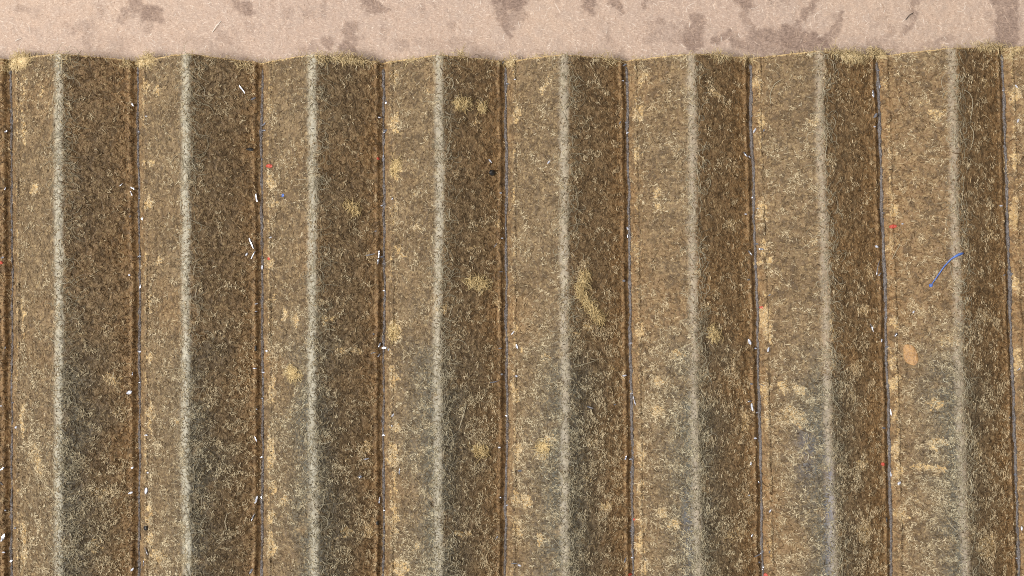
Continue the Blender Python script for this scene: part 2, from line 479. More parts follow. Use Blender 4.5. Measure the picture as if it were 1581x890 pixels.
def tubes(paths, rad, sides=3):
    """paths (N,P,3) plan px, rad (N,P): closed-looking tapered tubes -> verts, faces"""
    N, Pn, _ = paths.shape
    T = np.gradient(paths, axis=1)
    T /= np.linalg.norm(T, axis=2, keepdims=True) + 1e-9
    up = np.array([0.0, 0, 1.0])
    B = np.cross(T, up); B /= np.linalg.norm(B, axis=2, keepdims=True) + 1e-6
    Nn = np.cross(B, T)
    a = np.arange(sides) * 2 * math.pi / sides + math.pi / 2
    V = (paths[:, :, None, :] + rad[:, :, None, None] * (np.cos(a)[None, None, :, None] * B[:, :, None, :] + np.sin(a)[None, None, :, None] * Nn[:, :, None, :]))
    V = V.reshape(-1, 3)
    base = (np.arange(N)[:, None, None] * Pn + np.arange(Pn - 1)[None, :, None]) * sides
    s = np.arange(sides)[None, None, :]; s2 = (s + 1) % sides
    F = np.stack([base + s, base + sides + s, base + sides + s2, base + s2], -1).reshape(-1, 4)
    return V, F


def walk(X0, Y0, theta, L, kap, Pn, wig=.5, g=rng):
    N = len(X0)
    X = np.empty((N, Pn)); Y = np.empty((N, Pn)); X[:, 0] = X0; Y[:, 0] = Y0
    th = theta.copy(); dk = kap.copy()
    for i in range(1, Pn):
        st = L / (Pn - 1)
        X[:, i] = X[:, i - 1] + np.cos(th) * st; Y[:, i] = Y[:, i - 1] + np.sin(th) * st
        th = th + dk * st + g.normal(0, wig, N) * .35
    return X, Y


def tag(o, label=None, cat=None, group=None, kind=None):
    if label: o['label'] = label
    if cat: o['category'] = cat
    if group: o['group'] = group
    if kind: o['kind'] = kind
    return o


# ---------------------------------------------------------------- the cardboard the sheet lies on
CARD_Z = -13.0
STAINS = [  # x0,y0,x1,y1,radius,strength (photo px, at cardboard height)
    (225, 20, 242, 24, 15, .9), (205, 0, 214, 6, 8, .8), (196, 18, 206, 14, 8, .7), (188, 30, 192, 28, 9, .45), (128, 38, 138, 36, 10, .35),
    (110, 44, 114, 42, 8, .4), (226, 44, 230, 42, 6, .4), (372, 8, 384, 14, 11, .85), (368, 4, 372, 4, 8, .6), (340, 52, 350, 66, 9, .35), (362, 46, 366, 58, 5, .3),
    (566, 2, 578, 12, 13, .85), (590, 14, 592, 16, 6, .8), (541, 46, 545, 58, 11, .7), (534, 74, 542, 80, 12, .8), (505, 65, 506, 76, 7, .75), (594, 49, 594, 49, 4, .6),
    (672, 8, 674, 9, 4, .4), (579, 62, 579, 62, 3, .4), (470, 80, 480, 72, 9, .35),
    (768, -4, 800, 4, 16, .95), (780, 10, 784, 44, 8, .8), (786, 50, 790, 54, 4, .8), (768, 10, 779, 36, 7, .7), (800, 18, 794, 36, 8, .5), (806, 4, 800, 26, 10, .6),
    (905, -2, 911, 10, 12, .85), (946, 0, 956, 14, 8, .8), (960, 17, 961, 19, 5, .7), (994, -2, 998, 7, 6, .7), (1012, 34, 1026, 32, 6, .6), (1024, 37, 1020, 30, 5, .5),
    (1078, 32, 1066, 60, 11, .8), (1062, 54, 1074, 66, 13, .85), (1010, 52, 1018, 54, 4, .5), (1000, 62, 1060, 58, 6, .35), (1104, 60, 1126, 54, 9, .8), (1125, 50, 1128, 62, 6, .7),
    (1144, -4, 1156, 8, 13, .9), (1155, 18, 1155, 34, 7, .6), (1136, 64, 1170, 70, 12, .7), (1158, 44, 1168, 62, 10, .7), (1180, 52, 1216, 66, 14, .8), (1220, 64, 1268, 70, 14, .95),
    (1216, 50, 1254, 56, 10, .85), (1180, 76, 1290, 78, 10, .7), (1266, -4, 1246, 18, 6, .8), (1246, 18, 1232, 38, 5, .75), (1300, 20, 1290, 44, 5, .7), (1290, 44, 1276, 62, 7, .7),
    (1418, -4, 1408, 12, 6, .7), (1412, 22, 1400, 44, 7, .65), (1402, 42, 1392, 56, 4, .5), (1448, 66, 1472, 58, 5, .4), (1454, 62, 1462, 56, 5, .4), (1426, 72, 1450, 70, 6, .3),
    (1545, -20, 1550, 56, 14, .8), (1560, -20, 1562, 54, 13, .8), (1552, 60, 1562, 64, 9, .7), (1190, 6, 1216, 2, 6, .35), (1370, 80, 1384, 70, 5, .3),
    (420, 8, 424, 6, 5, .15), (700, 70, 730, 68, 10, .25), (1000, 44, 1050, 42, 8, .25), (640, 62, 690, 74, 9, .2), (290, 60, 330, 70, 9, .2), (160, 60, 200, 66, 8, .2),
    (100, -120, 160, -60, 30, .7), (700, -160, 760, -30, 20, .7), (1200, -150, 1270, -40, 22, .7), (1550, -180, 1550, -40, 26, .8)]


def card_stain(X, Y):
    wx = X + 12 * (noise(X, Y, 13, 61) - .5) + 7 * (noise(X, Y, 5, 62) - .5)
    wy = Y + 12 * (noise(X, Y, 13, 63) - .5) + 7 * (noise(X, Y, 5, 64) - .5)
    out = np.zeros_like(X)
    kc = (DIST - CARD_Z) / DIST
    for x0, y0, x1, y1, r, st in STAINS:
        a = np.array([(x0 - 790.5) * kc, (y0 - 445) * kc]); b_ = np.array([(x1 - 790.5) * kc, (y1 - 445) * kc])
        d = b_ - a; L2 = max(d @ d, 1e-6)
        t = np.clip(((wx - a[0]) * d[0] + (wy - a[1]) * d[1]) / L2, 0, 1)
        q = np.hypot(wx - a[0] - t * d[0], wy - a[1] - t * d[1]) / r
        out = np.maximum(out, st * (1 - sstep(.62, 1.2, q)))
    out = np.maximum(out, .35 * sstep(.66, .78, fbm(X, Y, 26, 65)))
    return out


def card_z(X, Y):
    return CARD_Z + 1.6 * (noise(X, Y, 90, 71) - .5) + .8 * (noise(X, Y, 6, 72) - .5) + .5 * (noise(X, Y, 3, 73) - .5)


xs = np.concatenate([np.linspace(-3000, -830, 40), np.arange(-826, 828, 2.0), np.linspace(832, 3000, 40)])
ys = np.concatenate([np.linspace(-2400, -480, 50), np.arange(-476, -310, 2.0), np.linspace(-300, 2200, 80)])
GX, GY = np.meshgrid(xs, ys)
gx, gy = GX.ravel(), GY.ravel()
P = np.stack([gx, gy, card_z(gx, gy)], 1)
nx, ny = len(xs), len(ys)
F = grid_faces(nx, ny)
# underside and rim: a sheet 3 mm thick
rim = np.concatenate([np.arange(nx), np.arange(1, ny) * nx + nx - 1, (ny - 1) * nx + np.arange(nx - 2, -1, -1), np.arange(ny - 2, 0, -1) * nx])
low = P[rim].copy(); low[:, 2] = CARD_Z - 30
o0 = len(P); n_r = len(rim); ii = np.arange(n_r)
F2 = np.stack([rim, rim[(ii + 1) % n_r], o0 + (ii + 1) % n_r, o0 + ii], 1)
P = np.vstack([P, low])
stn = np.concatenate([card_stain(gx, gy), np.zeros(n_r)])
card = build('cardboard', P, np.vstack([F, F2]), M_card, attrs={'stain': stn})
tag(card, 'pinkish brown cardboard marked with dark oil stains', kind='structure')

# loose paper fibres bonded in the face of the cardboard
N = 9000
X0 = rng.uniform(-840, 840, N); Y0 = rng.uniform(-465, -335, N)
L = rng.uniform(3, 10, N) * (1 + 1.4 * (rng.random(N) < .08))
X, Y = walk(X0, Y0, rng.uniform(0, 2 * math.pi, N), L, rng.normal(0, .08, N), 5, .4)
t = np.linspace(0, 1, 5)[None]
Zc = card_z(X, Y) - .22 + np.sin(math.pi * t) * rng.uniform(.1, .5, (N, 1))
rad = rng.uniform(.28, .5, (N, 1)) * (.35 + .65 * np.sin(math.pi * np.clip(t, .1, .9)))
V, F = tubes(np.stack([X, Y, Zc], 2), rad)
stf = card_stain(X0, Y0)
pk = np.clip(rng.normal(.52, .24, N) - .4 * stf, 0, 1)
cf = build('paper_fibres', V, F, M_cfib, card, {'pick': np.repeat(pk, 15)})
tag(cf, kind='stuff')

# ---------------------------------------------------------------- the pleated filter sheet
root = bpy.data.objects.new('pleated_filter_paper', None)
C.objects.link(root)
root.empty_display_size = .01
tag(root, 'sheet of pleated oil filter paper, brown, fibrous and oily, opened out flat on cardboard', 'filter paper')

RW = 8.0      # half width of a ridge part
TH = 5.0      # thickness of the sheet


def strip(name, fx0, fx1, nu, parent):
    """surface strip between two x(Y) functions, from the cut edge to the near end"""
    nv = 500
    ex0 = edge_y(fx0(np.array(-360.0))); ex1 = edge_y(fx1(np.array(-360.0)))
    u = np.linspace(0, 1, nu)[None, :]; v = np.linspace(0, 1, nv)[:, None]
    e0, e1 = float(ex0), float(ex1)
    Yr = (e0 * (1 - u) + e1 * u) * (1 - v) + YB * v
    Xr = fx0(Yr) * (1 - u) + fx1(Yr) * u
    Eg = edge_y(Xr)
    Yg = Eg * (1 - v) + YB * v
    Xg = fx0(Yg) * (1 - u) + fx1(Yg) * u
    x, y = Xg.ravel(), Yg.ravel()
    z = height(x, y)
    P = np.stack([x, y, z], 1)
    F = grid_faces(nu, nv)
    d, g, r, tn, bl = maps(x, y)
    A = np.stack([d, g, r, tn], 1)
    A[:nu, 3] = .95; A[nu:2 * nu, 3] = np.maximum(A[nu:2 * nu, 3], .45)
    # cut rim: own rows so the edge can be paler
    top = P[:nu].copy(); bot = top.copy(); bot[:, 2] -= TH; bot[:, 1] += .6
    under = P.reshape(nv, nu, 3)[::10].reshape(-1, 3).copy(); under[:, 2] -= TH; under[:nu, 1] += .6
    nvu = len(under) // nu
    o1 = len(P)
    P2 = np.vstack([P, top, bot]); o2 = len(P2)
    i = np.arange(nu - 1)
    Fr = np.stack([o1 + i, o1 + i + 1, o1 + nu + i + 1, o1 + nu + i], 1)
    P2 = np.vstack([P2, under])
    Fu = grid_faces(nu, nvu, o2)[:, ::-1]
    FF = np.vstack([F, Fr, Fu])
    mi = np.concatenate([np.zeros(len(F)), np.ones(len(Fr)), np.zeros(len(Fu))])
    pad = len(P2) - len(A)
    A = np.vstack([A, np.zeros((pad, 4))]); bl = np.concatenate([bl, np.zeros(pad)])
    return build(name, P2, FF, [M_paper, M_edge], parent, {'stains': A, 'blue': bl}, mat_idx=mi)


panels, ridges, creases = {}, {}, {}
for k in range(NL - 1):
    if lines[k][0] == 'v':
        f0 = lambda Y, k=k: line_x(k, Y); f1 = lambda Y, k=k: line_x(k + 1, Y) - RW
    else:
        f0 = lambda Y, k=k: line_x(k, Y) + RW; f1 = lambda Y, k=k: line_x(k + 1, Y)
    panels[k] = strip('pleat_face', f0, f1, 46, root)
for k in range(NL):
    if lines[k][0] == 'r':
        f0 = lambda Y, k=k: line_x(k, Y) - RW; f1 = lambda Y, k=k: line_x(k, Y) + RW
        ridges[k] = strip('fold_ridge', f0, f1, 11, root)
    else:
        # grey bead of sludge pressed into the bottom of the fold
        n = 560
        Y = np.linspace(lines[k][1] + 9, YB, n)
        X = line_x(k, Y)
        r = 2.0 + 1.2 * (k / NL) + .8 * (noise(Y, 0 * Y + k * 31, 30, 81) - .5) * 2 + .8 * (noise(Y, 0 * Y + k * 31, 5, 82) - .5) * 2
        r[:3] *= [.3, .6, .9]
        Zb = -1.0 + relief(X, Y) + .6 * (noise(Y, 0 * Y + k, 6, 83) - .5)
        V, F = tubes(np.stack([X, Y, Zb], 1)[None], r[None], 10)
        V[:, 2] += 1.7 * (noise(V[:, 1], V[:, 0] * 2, 2.6, 84) - .5) - .5 * (V[:, 2] > 1)
        V[:, 0] += 1.3 * (noise(V[:, 1] + 9, V[:, 0], 3.0, 85) - .5) + 2.0 * (noise(V[:, 1], 0 * V[:, 1] + k, 26, 86) - .5)
        creases[k] = build('crease_line', V, F, M_crease, root)

# ---- fibres matted on every face
NF = 190000
X0 = rng.uniform(-850, 850, NF); Y0 = rng.uniform(-372, 480, NF)
ok = Y0 > edge_y(X0) + 1.5
X0, Y0 = X0[ok], Y0[ok]
dry, grey, rust_light, tanm, blue = maps(X0, Y0)
k, dv, dr, w, lit = locate(X0, Y0)
clump = sstep(.40, .72, fbm(X0, Y0, 16, 91, 3))
dens = .42 + .58 * clump
dens = np.where(tanm > .3, 1.0, dens)
dens = dens * (1 - .75 * np.exp(-(dv / 7.5) ** 2)) * (1 - .35 * np.exp(-(dv / 22) ** 2) * (~lit))
dens = np.where(dr < RW, dens * .75, dens)
keep = rng.random(len(X0)) < dens * .55
X0, Y0, dry, grey, rust_light, tanm, k, dv, dr, lit, clump = [a[keep] for a in (X0, Y0, dry, grey, rust_light, tanm, k, dv, dr, lit, clump)]
rust_light0, grey0 = np.clip(rust_light * (1 - tanm), 0, 1), np.clip(grey, 0, 1)
N = len(X0)
L = rng.gamma(3.0, 1.45, N) + 2.5
kap = rng.normal(0, .24, N)
X, Y = walk(X0, Y0, rng.uniform(0, 2 * math.pi, N), L, kap, 6, .8)
t = np.linspace(0, 1, 6)[None]
lift = np.abs(rng.normal(0, .55, N)) + .15
Zf = height(X.ravel(), Y.ravel()).reshape(N, 6) + lift[:, None] * np.sin(math.pi * (t * .9 + .05)) - .25
rad = rng.gamma(7, .078, (N, 1)).clip(.3, 1.1) * (.3 + .7 * np.sin(math.pi * np.clip(t, .12, .88)))
pk = .21 + .06 * lit + .08 * (~lit) * sstep(-200, 500, X0) + .26 * clump * rng.random(N) + rng.normal(0, .20, N) + .45 * tanm + .22 * (lift > 1.3) + .05 * lit + .15 * dry  # lit faces and right-hand shaded faces get paler fibres: light painted as colour
pk = pk + .06 * grey * clump
pk = np.clip(pk, 0, 1)
for part, dct in (('face', panels), ('ridge', ridges)):
    for kk, ob in dct.items():
        if part == 'face':
            m = (k == kk) & (dr >= RW)
        else:
            m = ((k == kk) | (k == kk - 1)) & (dr < RW)
        if m.sum() < 10: continue
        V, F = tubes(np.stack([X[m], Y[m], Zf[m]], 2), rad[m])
        mi = None if part == 'face' else np.repeat((dr[m] < np.where(lit[m], 7.0, 3.5)).astype(int), 15)  # pale fuzz reaches further on the lit side, painting the crest highlight
        o = build('matted_fibres', V, F, [M_fib, M_fuzz], ob, {'pick': np.repeat(pk[m], 18), 'soot': np.repeat(grey0[m], 18), 'warm': np.repeat(rust_light0[m], 18)}, mat_idx=mi)
        tag(o, kind='stuff')

# ---- short stubby ends of fibre, the grain of the sheet
n = 150000
X0 = rng.uniform(-850, 850, n); Y0 = rng.uniform(-372, 480, n)
ok = Y0 > edge_y(X0) + 1.5
X0, Y0 = X0[ok], Y0[ok]
k, dv, dr, w, lit = locate(X0, Y0)
c2 = sstep(.35, .70, fbm(X0, Y0, 26, 97, 3)); c3 = sstep(.3, .7, noise(X0, Y0, 7, 98))
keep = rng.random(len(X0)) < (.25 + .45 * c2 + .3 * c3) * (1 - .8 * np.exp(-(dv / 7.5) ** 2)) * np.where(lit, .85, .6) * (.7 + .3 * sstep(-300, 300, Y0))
X0, Y0, k, dr, c2, lit = [q[keep] for q in (X0, Y0, k, dr, c2, lit)]
_, g_, r_, t_, _ = maps(X0, Y0)
P0 = np.clip(.23 + .09 * lit + .09 * (~lit) * sstep(-200, 500, X0) + .20 * c2 * rng.random(len(X0)) + rng.normal(0, .17, len(X0)), 0, 1)  # grain brightened by face direction: painted light, besides its random tone
# pale dried crust of fibre ends, in ragged mottled patches, heavier away from the cut edge and to the right
n = 420000
CX = rng.uniform(-850, 850, n); CY = rng.uniform(-372, 480, n)
m = CY > edge_y(CX) + 1.5
CX, CY = CX[m], CY[m]
k3, dv3, dr3, w3, lit3 = locate(CX, CY)
tn3 = tan_map(CX, CY)
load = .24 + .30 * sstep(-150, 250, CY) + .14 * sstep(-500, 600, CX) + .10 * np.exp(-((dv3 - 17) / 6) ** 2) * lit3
load = load * (.35 + .65 * sstep(4, 20, dv3)) * (.55 + .9 * fbm(CX, CY, 120, 101, 2))
fld = .40 * noise(CX, CY * .8, 5.6, 102) + .31 * noise(CX, CY, 14, 103) + .29 * noise(CX, CY, 2.9, 104)
pr = sstep(.735 - .34 * load, .82 - .34 * load, fld)
pr = np.maximum(pr, tn3 * .9 * sstep(.28, .5, fld))
m = (rng.random(len(CX)) < pr * .95) & (dr3 > 2)
CX, CY, k3, dr3, tn3 = CX[m], CY[m], k3[m], dr3[m], tn3[m]
_, g3, r3, _, _ = maps(CX, CY)
P3 = np.clip(.73 + rng.normal(0, .14, len(CX)) + .12 * tn3, 0, 1)
X0 = np.concatenate([X0, CX]); Y0 = np.concatenate([Y0, CY]); k = np.concatenate([k, k3]); dr = np.concatenate([dr, dr3])
pk = np.concatenate([P0, P3]); so = np.clip(np.concatenate([g_, .6 * g3]), 0, 1)
wa = np.clip(np.concatenate([r_ * (1 - t_), .45 * r3 + .3 * tn3]), 0, 1)
up = np.concatenate([np.zeros(len(P0)), np.full(len(P3), .8)])
n = len(X0)
print('GRAIN', len(P0), len(P3))
X, Y = walk(X0, Y0, rng.uniform(0, 2 * math.pi, n), rng.uniform(1.8, 4.6, n) + up, rng.normal(0, .3, n), 4, .6)
t = np.linspace(0, 1, 4)[None]
Z = height(X.ravel(), Y.ravel()).reshape(n, 4) + rng.uniform(.1, .8, (n, 1)) + (up * rng.random(n))[:, None]
rad = rng.uniform(.42, .85, (n, 1)) * (.4 + .6 * np.sin(math.pi * np.clip(t, .15, .85)))
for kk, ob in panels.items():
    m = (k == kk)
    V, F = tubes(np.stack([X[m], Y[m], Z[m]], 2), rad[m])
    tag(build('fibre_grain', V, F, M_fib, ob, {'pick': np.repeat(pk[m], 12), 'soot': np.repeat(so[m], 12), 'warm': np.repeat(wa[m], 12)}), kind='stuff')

# ---- longer dry fuzz standing off the ridges
for kk, ob in ridges.items():
    n = 950
    Y0 = rng.uniform(lines[kk][1] + 2, 480, n)
    dens = .35 + .65 * sstep(.35, .7, noise(Y0, 0 * Y0 + kk * 9, 22, 95))
    Y0 = Y0[rng.random(n) < dens]; n = len(Y0)
    X0 = line_x(kk, Y0) + np.where(rng.random(n) < .6, rng.normal(11.0, 5.0, n), rng.normal(0, 6.5, n))
    th = rng.uniform(0, 2 * math.pi, n)
    L = rng.gamma(5, 3.0, n) + 5
    X, Y = walk(X0, Y0, th, L, rng.normal(0, .12, n), 8, .7)
    t = np.linspace(0, 1, 8)[None]
    Z = height(X.ravel(), Y.ravel()).reshape(n, 8) + rng.gamma(2, 1.0, (n, 1)) * np.sin(math.pi * (t * .9 + .05))
    rad = rng.uniform(.25, .44, (n, 1)) * (.35 + .65 * np.sin(math.pi * np.clip(t, .12, .88)))
    V, F = tubes(np.stack([X, Y, Z], 2), rad)
    tag(build('raised_fuzz', V, F, M_fuzz, ob, {'pick': np.repeat(np.clip(rng.normal(.5, .25, n), 0, 1), 24)}), kind='stuff')

# ---- frayed raw fibres along the cut edge
TUFT = [(28, 92, 18, 10, 900), (6, 100, 9, 8, 250), (218, 94, 20, 6, 480), (226, 88, 9, 6, 260), (110, 98, 12, 10, 90), (192, 98, 10, 5, 120), (540, 92, 34, 5, 700), (500, 94, 14, 8, 220),
        (375, 100, 14, 6, 160), (780, 94, 14, 5, 200), (790, 88, 6, 5, 120), (713, 88, 8, 8, 130), (940, 92, 16, 5, 200), (1110, 88, 22, 5, 260), (1158, 88, 14, 5, 200), (1316, 88, 26, 7, 650),
        (1360, 78, 14, 6, 420), (1283, 84, 12, 7, 200), (1525, 73, 34, 4, 420), (1548, 69, 20, 4, 320), (1572, 74, 10, 4, 160), (1565, 84, 5, 9, 130), (850, 90, 24, 3, 60), (630, 96, 20, 3, 60)]
XX, YY, TT, LL, RR = [], [], [], [], []
for cx, cy, sx, sy, n in TUFT:
    x, y = I2P(cx, cy, 25)
    n = int(n * (1 if cx in (28, 1316) else .55 if cx in (218, 226, 1360, 540) else .3))
    XX.append(rng.normal(x, sx * .42, n)); YY.append(rng.normal(y, sy * .42, n)); TT.append(rng.uniform(-math.pi, math.pi, n)); LL.append(rng.gamma(4, 1.7, n) + 2.5); RR.append(rng.uniform(.3, .55, n))
n = 800
ex = rng.uniform(-850, 850, n); ey_ = edge_y(ex) + rng.normal(.8, 1.3, n)
XX.append(ex); YY.append(ey_); TT.append(rng.normal(-math.pi / 2, 1.25, n)); LL.append(rng.gamma(3, 1.5, n) + 2); RR.append(rng.uniform(.25, .45, n))
X0, Y0, th, L, R0 = map(np.concatenate, (XX, YY, TT, LL, RR))
n = len(X0)
X, Y = walk(X0, Y0, th, L, rng.normal(0, .14, n), 6, .8)
E = edge_y(X0)
zb = height(X0, np.maximum(Y0, E + .5))[:, None]
t = np.linspace(0, 1, 6)[None]
Zs = height(X.ravel(), Y.ravel()).reshape(n, 6)
outside = (Y < edge_y(X.ravel()).reshape(n, 6))
Z = np.where(outside, zb - TH * .5 - .15 * (edge_y(X.ravel()).reshape(n, 6) - Y), Zs) + rng.uniform(.2, 3.0, (n, 1)) * np.sin(math.pi * (t * .9 + .05))
rad = R0[:, None] * (.35 + .65 * np.sin(math.pi * np.clip(t, .12, .88)))
pk = np.clip(rng.normal(.55, .25, n), 0, 1)
kq = locate(X0, Y0)[0]
for kk, ob in panels.items():
    m = kq == kk
    if m.sum() < 5: continue
    V, F = tubes(np.stack([X[m], Y[m], Z[m]], 2), rad[m])
    tag(build('frayed_edge', V, F, M_yel, ob, {'pick': np.repeat(pk[m], 18)}), kind='stuff')

# ---------------------------------------------------------------- things lying on the sheet
ORD = ['first', 'second', 'third', 'fourth', 'fifth', 'sixth', 'seventh', 'eighth', 'ninth', 'tenth', 'eleventh', 'twelfth', 'thirteenth', 'fourteenth', 'fifteenth',
       'sixteenth', 'seventeenth', 'eighteenth', 'nineteenth', 'twentieth', 'twenty-first', 'twenty-second', 'twenty-third', 'twenty-fourth']


def surf_at(px, py):
    """plan position on the sheet seen at photo pixel px,py"""
    h = 20.0
    for _ in range(6):
        x, y = I2P(px, py, h)
        h = float(height(np.array([x]), np.array([y]))[0])
        h = max(h, -1)
    return x, y, h


def shard(name, px, py, ln, wd, ang, mat, curve=0., thick=None, seed=0, lift=1.0):
    """a thin bent splinter or flake: tapered, irregular, faceted; ang in degrees in the photo (0 = along x, 90 = up the photo)"""
    g = np.random.default_rng(seed)
    x, y, h = surf_at(px, py)
    th = math.radians(ang); n = 7 if ln > 2.2 * wd else 5
    tt = np.linspace(-.5, .5, n)
    ln *= .84; wd *= .68 if mat is M_white else .76
    thick = thick or max(.8, wd * .38)
    wprof = np.sqrt(np.clip(1 - (2 * tt) ** 2, .06, 1)) * g.uniform(.75, 1.15, n)
    V = []
    roll = g.uniform(-.5, .5); pitch = g.uniform(-.12, .12) 
    for i in range(n):
        a = th + curve * tt[i] * 1.0
        cx = ln * tt[i] * math.cos(th) - curve * ln * .5 * (tt[i] ** 2 - .08) * math.sin(th)
        cy = -(ln * tt[i] * math.sin(th) + curve * ln * .5 * (tt[i] ** 2 - .08) * math.cos(th))
        hw = wd * .5 * wprof[i]; ht = thick * .5 * (.5 + .5 * wprof[i])
        ro = roll + g.uniform(-.25, .25)
        nxv, nyv = math.sin(a), math.cos(a)
        for (u, v) in ((-1, -.4), (-.55, .9), (.5, 1.), (1, -.1), (.2, -1)):
            u *= hw; v *= ht
            uu = u * math.cos(ro) - v * math.sin(ro); vv = u * math.sin(ro) + v * math.cos(ro)
            V.append((x + cx + nxv * uu, y + cy + nyv * uu, h + lift + thick * .4 + ln * tt[i] * pitch + vv))
    V = np.array(V)
    # keep it resting on the sheet, never under it
    zs = height(V[:, 0], V[:, 1])
    V[:, 2] += max(0.0, float(np.percentile(zs - V[:, 2], 70)) + .3)
    F = []
    for i in range(n - 1):
        for s in range(5):
            s2 = (s + 1) % 5
            F.append((i * 5 + s, i * 5 + s2, (i + 1) * 5 + s2)); F.append((i * 5 + s, (i + 1) * 5 + s2, (i + 1) * 5 + s))
    for s in (1, 2, 3):
        F.append((0, s + 1, s)); F.append(((n - 1) * 5, (n - 1) * 5 + s, (n - 1) * 5 + s + 1))
    org = (x * U, -y * U, h * U)
    return build(name, V, F, mat, smooth=False, origin=org)


